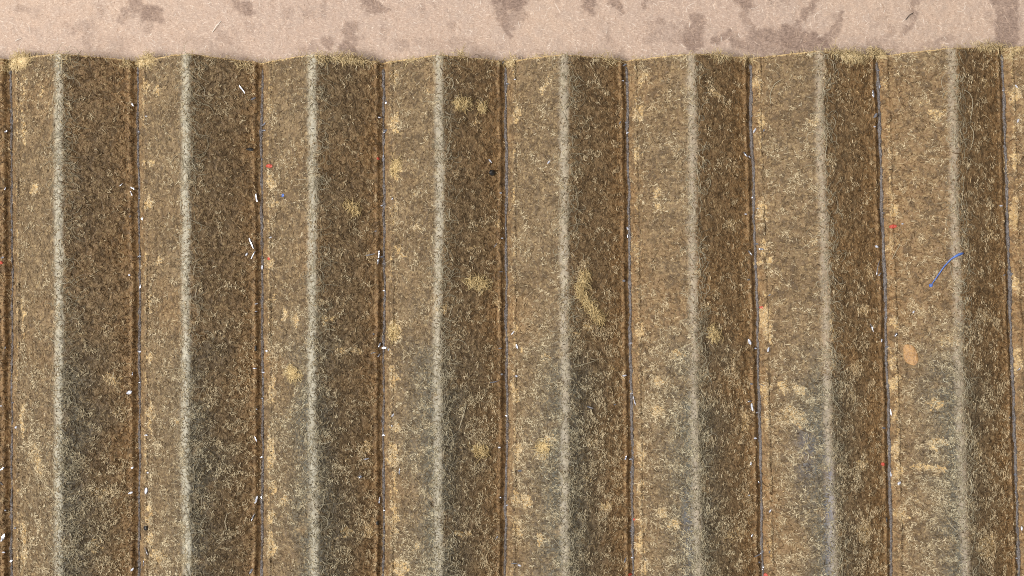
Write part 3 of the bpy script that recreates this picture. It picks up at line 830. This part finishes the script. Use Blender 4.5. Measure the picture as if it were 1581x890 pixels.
# metal: x, y, length, width, angle, tone (b bright, d dull, w white oval), curve
METAL = {
 2: [(10, 203, 8, 5, 30, 'b'), (9, 292, 7, 2, 60, 'd'), (18, 355, 5, 4, 90, 'b'), (4, 398, 7, 4, 20, 'd'), (9, 537, 4, 3, 50, 'd'), (19, 598, 5, 4, 90, 'b'), (20, 622, 5, 4, 0, 'b'),
     (2, 627, 5, 3, 0, 'w'), (25, 660, 5, 5, 50, 'w'), (4, 724, 9, 3, 40, 'b'), (3, 747, 8, 2, -50, 'd'), (9, 788, 4, 4, 0, 'd'), (24, 815, 5, 5, 20, 'd'), (5, 830, 15, 8, 65, 'b'),
     (6, 853, 6, 4, 0, 'w'), (18, 866, 6, 4, 40, 'b')],
 4: [(205, 162, 8, 4, -55, 'w'), (215, 204, 5, 4, 0, 'b'), (226, 180, 4, 3, 0, 'w'), (187, 286, 8, 2, 40, 'd'), (205, 291, 10, 3, -25, 'b'), (203, 299, 9, 2, -65, 'b'), (216, 306, 4, 3, 0, 'b'),
     (201, 334, 4, 2, 50, 'd'), (220, 338, 6, 3, 90, 'b'), (216, 396, 7, 4, 10, 'b'), (200, 425, 4, 4, 0, 'w'), (217, 443, 7, 4, 70, 'd'), (216, 543, 7, 4, 0, 'w'), (205, 577, 6, 3, 80, 'd'),
     (216, 590, 7, 4, 20, 'd'), (200, 606, 11, 8, 20, 'w'), (226, 672, 6, 3, 0, 'w'), (205, 722, 6, 4, 30, 'b'), (229, 730, 5, 4, 0, 'w'), (202, 761, 9, 5, 20, 'w'), (226, 758, 12, 9, 80, 'w'),
     (205, 879, 8, 5, 45, 'w'), (226, 851, 15, 2, -70, 'b'), (222, 869, 12, 1.5, 85, 'd')],
 6: [(373, 137, 22, 3, -52, 'b'), (391, 153, 11, 4, 25, 'd'), (396, 306, 15, 4, -80, 'b'), (388, 376, 22, 3, -68, 'b'), (391, 394, 16, 3, 62, 'b'), (381, 393, 6, 4, 60, 'w'), (406, 150, 4, 3, 0, 'b'),
     (404, 184, 4, 3, 0, 'd'), (408, 192, 10, 4, 40, 'd'), (408, 202, 12, 4, 10, 'd'), (405, 246, 5, 3, 90, 'd'), (405, 413, 8, 6, 90, 'w'), (418, 367, 6, 3, 20, 'w'), (396, 469, 7, 3, 10, 'b'), (396, 481, 5, 3, 0, 'd'),
     (412, 542, 6, 6, 0, 'w'), (407, 575, 6, 4, 0, 'w'), (394, 569, 8, 3, 0, 'd'), (405, 615, 4, 4, 0, 'b'), (404, 706, 4, 4, 0, 'b'), (396, 772, 15, 6, 72, 'w'), (390, 800, 20, 3, 65, 'b'), (395, 678, 10, 3, -70, 'd'),
     (404, 768, 5, 4, 90, 'b'), (388, 882, 12, 5, 55, 'b'), (396, 632, 4, 3, 0, 'b')],
 8: [(596, 158, 6, 5, 90, 'b'), (586, 182, 9, 3, 5, 'b'), (595, 203, 9, 6, 45, 'd'), (592, 244, 14, 3, 85, 'd'), (590, 318, 5, 3, 0, 'b'), (606, 307, 5, 3, 60, 'd'), (580, 357, 5, 3, 0, 'b'), (569, 394, 24, 3, 10, 'd'),
     (585, 393, 14, 4, 85, 'b'), (584, 404, 10, 5, 75, 'b'), (589, 397, 8, 3, 0, 'b'), (593, 449, 4, 4, 0, 'w'), (577, 516, 4, 3, 0, 'b'), (586, 533, 9, 5, 60, 'd'), (594, 537, 10, 6, 10, 'b'), (585, 549, 9, 3, 50, 'b'), (600, 540, 6, 4, 70, 'd'),
     (576, 545, 10, 2, 15, 'd'), (607, 641, 8, 4, 50, 'w'), (606, 658, 6, 3, -60, 'b'), (593, 672, 6, 4, 0, 'b'), (564, 709, 15, 3, 12, 'd'), (556, 736, 8, 7, 0, 'd'), (586, 772, 12, 3, 82, 'd'), (594, 788, 4, 3, 0, 'b'), (617, 728, 12, 3, 85, 'd')],
 10: [(776, 97, 8, 4, 30, 'd'), (784, 130, 5, 4, 0, 'b'), (795, 123, 4, 4, 0, 'w'), (757, 249, 9, 3, -50, 'w'), (773, 298, 5, 4, 0, 'b'), (775, 368, 5, 3, 0, 'w'), (765, 379, 10, 2, 55, 'b'), (773, 420, 8, 2, 5, 'b'),
      (792, 514, 9, 3, 50, 'w'), (798, 535, 9, 5, -70, 'w'), (772, 538, 6, 3, 0, 'b'), (797, 581, 6, 5, 0, 'w'), (775, 578, 5, 4, 0, 'b'), (760, 590, 26, 2, 8, 'd'), (771, 691, 5, 4, 0, 'w'), (773, 768, 4, 4, 0, 'd'),
      (767, 830, 7, 3, 60, 'd'), (794, 870, 12, 3, 0, 'b'), (783, 780, 4, 3, 0, 'b'), (782, 642, 4, 3, 0, 'b')],
 12: [(964, 101, 9, 4, 25, 'b'), (961, 125, 5, 3, 0, 'b'), (968, 189, 8, 5, 10, 'b'), (957, 190, 7, 3, 60, 'b'), (969, 205, 6, 4, 20, 'b'), (848, 250, 10, 4, 50, 'w'), (969, 264, 5, 3, 0, 'b'), (969, 353, 6, 4, -60, 'w'), (969, 365, 6, 3, 90, 'd'),
      (963, 434, 6, 5, 0, 'b'), (974, 479, 4, 3, 0, 'b'), (974, 530, 6, 3, 0, 'w'), (964, 580, 8, 4, 10, 'w'), (975, 608, 6, 4, 0, 'w'), (980, 620, 22, 3, -72, 'd'), (910, 629, 14, 3, -15, 'b'), (949, 625, 4, 3, 0, 'd'), (966, 707, 8, 4, 70, 'd'),
      (974, 709, 6, 5, 0, 'b'), (974, 729, 4, 4, 0, 'b'), (976, 861, 4, 4, 0, 'w'), (965, 865, 11, 3, 70, 'd'), (802, 873, 7, 4, -20, 'w'), (803, 727, 9, 5, 0, 'd'), (974, 820, 4, 3, 0, 'd'), (997, 865, 7, 2, -50, 'b')],
 14: [(1160, 180, 6, 4, 50, 'b'), (1165, 202, 11, 5, 60, 'w'), (1179, 202, 6, 4, 50, 'b'), (1150, 238, 14, 4, -48, 'd'), (1157, 242, 8, 3, -60, 'd'), (1162, 305, 6, 4, 80, 'b'), (1170, 322, 5, 3, 0, 'b'), (1151, 331, 5, 3, 0, 'w'), (1168, 377, 8, 4, 0, 'b'),
      (1175, 385, 11, 5, -5, 'b'), (1158, 391, 11, 4, -50, 'b'), (1155, 432, 6, 4, 0, 'd'), (1157, 528, 11, 7, -65, 'w'), (1166, 538, 5, 4, 0, 'w'), (1186, 540, 9, 5, 75, 'w'), (1188, 456, 7, 3, 30, 'b'), (1160, 593, 6, 4, 0, 'b'), (1178, 595, 12, 2, -15, 'b'),
      (1161, 629, 15, 5, -80, 'w'), (1156, 620, 10, 3, 10, 'd'), (1168, 637, 4, 4, 0, 'w'), (1166, 677, 6, 5, 0, 'w'), (1159, 716, 5, 4, 80, 'w'), (1171, 745, 5, 4, 0, 'b'), (1156, 765, 4, 3, 0, 'w'), (1161, 827, 6, 3, 60, 'w'), (1189, 789, 7, 4, 50, 'w'),
      (1188, 852, 6, 4, 70, 'd'), (1169, 858, 14, 2, 25, 'b'), (1176, 853, 8, 4, 45, 'b'), (1178, 878, 8, 4, 85, 'b'), (1172, 868, 5, 4, 0, 'd')],
 16: [(1356, 109, 7, 4, 10, 'b'), (1348, 145, 15, 4, -85, 'b'), (1351, 179, 11, 7, 55, 'b'), (1350, 196, 4, 4, 0, 'w'), (1357, 206, 4, 3, 0, 'd'), (1358, 134, 7, 4, 80, 'd'), (1362, 297, 6, 3, 0, 'b'), (1364, 329, 6, 3, 0, 'd'), (1353, 381, 7, 5, -20, 'w'), (1355, 414, 28, 2, 78, 'd'),
      (1358, 424, 8, 3, 50, 'b'), (1368, 432, 6, 4, 0, 'b'), (1393, 346, 4, 4, 0, 'w'), (1369, 490, 5, 4, 0, 'b'), (1361, 526, 6, 4, 80, 'w'), (1369, 536, 10, 5, 15, 'b'), (1345, 505, 20, 2.5, -65, 'b'), (1413, 545, 7, 4, 70, 'w'), (1375, 637, 12, 3, -82, 'b'), (1364, 661, 8, 4, 0, 'd'),
      (1375, 732, 9, 4, -75, 'w'), (1388, 746, 7, 6, 40, 'w'), (1383, 517, 8, 5, 60, 'd'), (1410, 482, 5, 4, 60, 'w')],
 18: [(1547, 103, 5, 3, 0, 'b'), (1549, 140, 5, 4, 0, 'w'), (1550, 196, 5, 3, 0, 'b'), (1569, 134, 8, 4, -50, 'w'), (1571, 187, 8, 5, 60, 'w'), (1545, 318, 6, 4, 0, 'w'), (1556, 361, 5, 4, 50, 'b'), (1561, 424, 9, 7, 10, 'b'), (1550, 425, 5, 3, 30, 'b'), (1559, 413, 5, 3, 90, 'd'),
      (1563, 553, 6, 4, 0, 'b'), (1573, 570, 8, 4, 40, 'd'), (1567, 733, 6, 5, 0, 'b'), (1568, 760, 5, 3, 0, 'b'), (1577, 816, 8, 4, -85, 'w'), (1571, 849, 8, 3, 80, 'b'), (1569, 862, 5, 4, 0, 'w'), (1559, 645, 4, 3, 0, 'd')],
}
SZ = lambda ln, wd: ('long thin' if ln > 13 and wd < 5 else 'chunky' if wd >= 6 else 'thin' if wd <= 2.5 else 'tiny' if ln <= 5 else 'short')
TONE = {'b': 'silvery', 'd': 'dull grey', 'w': 'whitish'}
mats = {'b': M_metal, 'd': M_metal2, 'w': M_white}
sd = 100
for ci, (kk, lst) in enumerate(sorted(METAL.items())):
    cre = 'leftmost crease' if ci == 0 else 'rightmost crease' if ci == 8 else ORD[ci] + ' crease from left'
    lst = sorted(lst, key=lambda q: q[1]); n_l = len(lst)
    for i, (x, y, ln, wd, an, tn) in enumerate(lst):
        half = n_l // 2
        where = ORD[i] + ' from the top' if i < half else ORD[n_l - 1 - i] + ' from the bottom' if i < n_l - 1 else 'lowest'
        sd += 1
        cv = ((sd * 37) % 11 - 5) / 9. if ln > 11 else 0.
        o = shard('metal_shaving' if ln > 2.4 * wd else 'metal_flake', x, y, ln, wd, an, mats[tn], cv, seed=sd)
        tag(o, '%s %s metal fleck, %s along the %s' % (SZ(ln, wd), TONE[tn], where, cre), 'metal fleck', 'metal flecks caught along the creases')


# ---- coloured crumbs: lumpy little grains
def crumb(name, px, py, lx, ly, mat, seed, flat=.6, ang=0., nu=12, nv=7, amp=.56):
    g = np.random.default_rng(seed)
    x, y, h = surf_at(px, py)
    V = []
    for j in range(nv):
        ph = math.pi * (j + .001) / (nv - 1.)
        for i in range(nu):
            a = 2 * math.pi * i / nu
            V.append((math.sin(ph) * math.cos(a), math.sin(ph) * math.sin(a), math.cos(ph)))
    V = np.array(V)
    r = 1 - amp / 2 + amp * noise(V[:, 0] * 3 + V[:, 2] * 2, V[:, 1] * 3 + seed, 1.3, seed)
    r[:nu] = r[0]; r[-nu:] = r[-1]
    V = V * r[:, None] * np.array([lx * .5, ly * .5, min(lx, ly) * .5 * flat])
    c, s = math.cos(ang), math.sin(ang)
    V = np.stack([V[:, 0] * c - V[:, 1] * s + x, V[:, 0] * s + V[:, 1] * c + y, V[:, 2]], 1)
    V[:, 2] += height(V[:, 0], V[:, 1]) * .6 + h * .4 + min(lx, ly) * .14
    F = []
    for j in range(nv - 1):
        for i in range(nu):
            F.append((j * nu + i, (j + 1) * nu + i, (j + 1) * nu + (i + 1) % nu, j * nu + (i + 1) % nu))
    return build(name, V, F, mat, origin=(x * U, -y * U, h * U))


RED = [(416, 257, 12, 6, 'largest red crumb beside the upper third crease from left'), (1378, 350, 12, 7, 'flat red crumb right of the eighth crease from left'),
       (1363, 717, 6, 6, 'round red crumb low on the left side of the eighth crease'), (1176, 475, 7, 4, 'small red crumb touching the seventh crease at mid height'),
       (978, 802, 6, 4, 'small red crumb low on the sixth crease from left'), (584, 245, 5, 4, 'tiny red crumb left of the fourth crease near the top'),
       (415, 400, 5, 5, 'tiny red crumb right of the third crease at mid height'), (2, 406, 6, 5, 'red crumb at the left border beside the first crease'),
       (972, 887, 8, 4, 'red crumb under the sixth crease at the bottom border'), (1182, 888, 7, 5, 'red crumb under the seventh crease at the bottom border')]
for i, (x, y, a, b_, lab) in enumerate(RED):
    tag(crumb('red_crumb', x, y, a, b_, M_red, 300 + i), lab, 'crumb', 'red crumbs scattered on the filter paper')
BLACK = [(760, 267, 9, 9, 'largest black crumb on the shaded face left of the fifth crease'), (225, 816, 7, 8, 'black crumb low beside the second crease from left'),
         (386, 231, 12, 5, 'flat black crumb left of the third crease near the top'), (583, 808, 5, 7, 'small black crumb low on the left of the fourth crease'),
         (1369, 803, 3, 9, 'narrow black crumb low on the left of the eighth crease'), (395, 538, 4, 9, 'narrow black crumb left of the third crease at mid height')]
for i, (x, y, a, b_, lab) in enumerate(BLACK):
    tag(crumb('black_crumb', x, y, a, b_, M_black, 330 + i), lab, 'crumb', 'black crumbs scattered on the filter paper')
BLUE = [(437, 302, 5, 5, 'tiny blue speck on the pale face right of the third crease'), (1437, 441, 6, 5, 'tiny blue speck at the lower end of the blue thread')]
for i, (x, y, a, b_, lab) in enumerate(BLUE):
    tag(crumb('blue_speck', x, y, a, b_, M_blue, 350 + i), lab, 'speck', 'blue specks on the filter paper')
o = crumb('resin_flake', 1405, 548, 20, 34, M_orange, 362, .16, -.25, 36, 17, .22)
tag(o, 'flat orange-brown oval flake on the face right of the eighth crease', 'flake')

# ---- blue thread
pts = [(1438, 439), (1446, 427), (1456, 412), (1466, 401), (1472, 397), (1480, 393), (1487, 391)]
W = np.array([surf_at(*p) for p in pts])
tq = np.linspace(0, len(pts) - 1, 40)
pp = np.stack([np.interp(tq, range(len(pts)), W[:, i]) for i in range(3)], 1)
for _ in range(3):
    pp[1:-1] = (pp[:-2] + 2 * pp[1:-1] + pp[2:]) / 4
pp[:, 2] = np.maximum(pp[:, 2], height(pp[:, 0], pp[:, 1])) + 2.2 + 2.5 * np.sin(np.linspace(0, math.pi, 40))
rr = np.interp(np.linspace(0, 1, 40), [0, .1, .55, .75, .92, 1], [.6, .9, 1.1, 1.9, 1.9, .7])
V, F = tubes(pp[None], rr[None], 8)
V[:, 2] = pp.repeat(8, 0)[:, 2] + (V[:, 2] - pp.repeat(8, 0)[:, 2]) * .6
org = to_world(W[:1])[0]
tag(build('blue_thread', V, F, M_blue, origin=tuple(org)), 'bent bright blue plastic thread lying across the eighth ridge', 'thread')


# ---- clumps of tan lint
def lint(px_path, wd, n, seed, lab):
    g = np.random.default_rng(seed)
    W = np.array([surf_at(*p) for p in px_path])
    q = np.linspace(0, len(W) - 1, 24) if len(W) > 1 else np.zeros(24)
    cx = np.interp(q, range(len(W)), W[:, 0]); cy = np.interp(q, range(len(W)), W[:, 1])
    idx = g.integers(0, 24, n)
    X0 = cx[idx] + g.normal(0, wd * .28, n); Y0 = cy[idx] + g.normal(0, wd * .28, n)
    L = g.gamma(4, 2.0, n) + 3
    X, Y = walk(X0, Y0, g.uniform(0, 2 * math.pi, n), L, g.normal(0, .3, n), 7, .9, g)
    t = np.linspace(0, 1, 7)[None]
    Z = height(X.ravel(), Y.ravel()).reshape(n, 7) + g.uniform(.3, 4.0, (n, 1)) * np.sin(math.pi * (t * .9 + .05)) + .2
    rad = g.uniform(.38, .65, (n, 1)) * (.4 + .6 * np.sin(math.pi * np.clip(t, .12, .88)))
    V, F = tubes(np.stack([X, Y, Z], 2), rad)
    pv = np.repeat(np.clip(g.normal(.5, .27, n), 0, 1), 21)
    if len(W) > 3:      # felted core of the long clump
        cp = np.stack([cx, cy, height(cx, cy) + .4], 1)
        cr = wd * .5 * (.75 + .6 * noise(cx, cy, 5, seed)) * np.sin(math.pi * np.clip(np.linspace(0, 1, 24), .06, .94)) ** .4
        V2, F2 = tubes(cp[None], cr[None], 12)
        c0 = cp.repeat(12, 0)
        V2[:, 2] = c0[:, 2] + (V2[:, 2] - c0[:, 2]) * .5
        V2 += (np.stack([noise(V2[:, 0] + 50 * q, V2[:, 1], 2.5, seed + q) for q in range(3)], 1) - .5) * np.array([3.2, 3.2, 1.6])
        F2 = F2 + len(V)
        V = np.vstack([V, V2]); F = np.vstack([F, F2]); pv = np.concatenate([pv, .25 + .5 * noise(V2[:, 0], V2[:, 1], 2.5, 7)])
    org = (float(cx[12]) * U, -float(cy[12]) * U, float(W[0, 2]) * U)
    o = build('lint_clump', V, F, M_lint, origin=org, attrs={'pick': pv})
    tag(o, lab, 'lint', 'clumps of tan lint on the filter paper')


LINT = [([(905, 424), (898, 438), (897, 452), (906, 466), (916, 478), (921, 488), (929, 495)], 6, 800, 'long crooked tan lint clump between the fifth ridge and sixth crease'),
        ([(726, 438), (740, 435), (750, 441)], 8, 300, 'broad tan lint clump mid-way down left of the fifth crease'),
        ([(708, 163), (722, 158)], 7, 190, 'tan lint clump near the top of the face left of the fifth crease'),
        ([(742, 170), (748, 166)], 5, 90, 'small tan lint wisp beside the clump at the top left of fifth crease'),
        ([(448, 572), (455, 582)], 9, 230, 'yellowish lint clump on the pale face right of the third crease'),
        ([(735, 694), (750, 700)], 7, 210, 'tan lint clump low on the face left of the fifth crease'),
        ([(1100, 508), (1106, 522)], 7, 180, 'tan lint clump just right of the sixth ridge in the middle'),
        ([(540, 314), (547, 322), (552, 330)], 5, 170, 'slanting tan lint clump on the dark face left of the fourth crease'),
        ([(836, 692), (840, 690)], 8, 150, 'orange-tan lint clump low on the face right of the fifth crease'),
        ([(612, 250), (609, 268)], 6, 150, 'upright tan lint clump just right of the fourth crease near the top'),
        ([(608, 505), (607, 520)], 7, 150, 'orange-tan lint clump right of the fourth crease at mid height')]
for i, (p, w_, n, lab) in enumerate(LINT):
    lint(p, w_, n, 400 + i, lab)


# ---- single long hairs
def hair(pts, r, mat, lab, on_card=False, name='stray_fibre', pick=.6):
    q = np.linspace(0, len(pts) - 1, 22)
    px = np.interp(q, range(len(pts)), [p[0] for p in pts]); py = np.interp(q, range(len(pts)), [p[1] for p in pts])
    for _ in range(4):
        px[1:-1] = (px[:-2] + 2 * px[1:-1] + px[2:]) / 4; py[1:-1] = (py[:-2] + 2 * py[1:-1] + py[2:]) / 4
    x, y = I2P(px, py, CARD_Z if on_card else 35)
    z = (card_z(x, y) if on_card else height(x, y)) + r + .3 + 2.5 * np.sin(np.linspace(0, math.pi, 22))
    V, F = tubes(np.stack([x, y, z], 1)[None], np.full((1, 22), r), 6)
    o = build(name, V, F, mat, attrs={'pick': np.full(len(V), pick)}, origin=(float(x[0]) * U, -float(y[0]) * U, float(z[0]) * U))
    tag(o, lab, 'fibre', 'single long stray fibres')


hair([(341, 33), (334, 42), (328, 50)], .42, M_cfib, 'short white fibre on the cardboard above the second ridge', True, pick=1)
hair([(24, 64), (33, 60)], .35, M_cfib, 'tiny white fibre on the cardboard at far left', True, pick=1)
hair([(1398, 31), (1403, 24), (1410, 20)], .5, M_black, 'short dark fibre on the cardboard above the eighth crease', True)
hair([(1482, 142), (1492, 146), (1498, 155), (1498, 172), (1494, 186)], .36, M_fuzz, 'long curved pale fibre just right of the eighth ridge near the top')
hair([(1494, 196), (1500, 206), (1498, 224)], .36, M_fuzz, 'curved pale fibre under the long one right of the eighth ridge')
hair([(1193, 158), (1192, 142), (1198, 128), (1208, 122)], .36, M_fuzz, 'long curved pale fibre right of the seventh crease near the top')
hair([(885, 566), (900, 562), (916, 558), (925, 554)], .42, M_fuzz, 'pale fibre lying sideways right of the fifth ridge below the long lint')
hair([(1110, 506), (1095, 514), (1080, 515), (1064, 530), (1052, 536)], .36, M_fuzz, 'pale fibre crossing the sixth ridge in the middle')
hair([(97, 527), (90, 526), (84, 522)], .36, M_fuzz, 'short pale fibre across the first ridge')
hair([(1279, 612), (1285, 619), (1292, 626)], .42, M_fuzz, 'short pale fibre across the seventh ridge')
hair([(1385, 400), (1392, 384), (1396, 376)], .36, M_fuzz, 'short pale fibre right of the eighth crease above the middle')
hair([(350, 820), (347, 806), (350, 794)], .42, M_fuzz, 'pale curved fibre low on the dark face left of third crease')
hair([(720, 625), (716, 640), (712, 652), (709, 662)], .42, M_fuzz, 'long pale fibre on the dark face right of the fourth ridge')
print('VERTS', sum(len(m.vertices) for m in bpy.data.meshes))
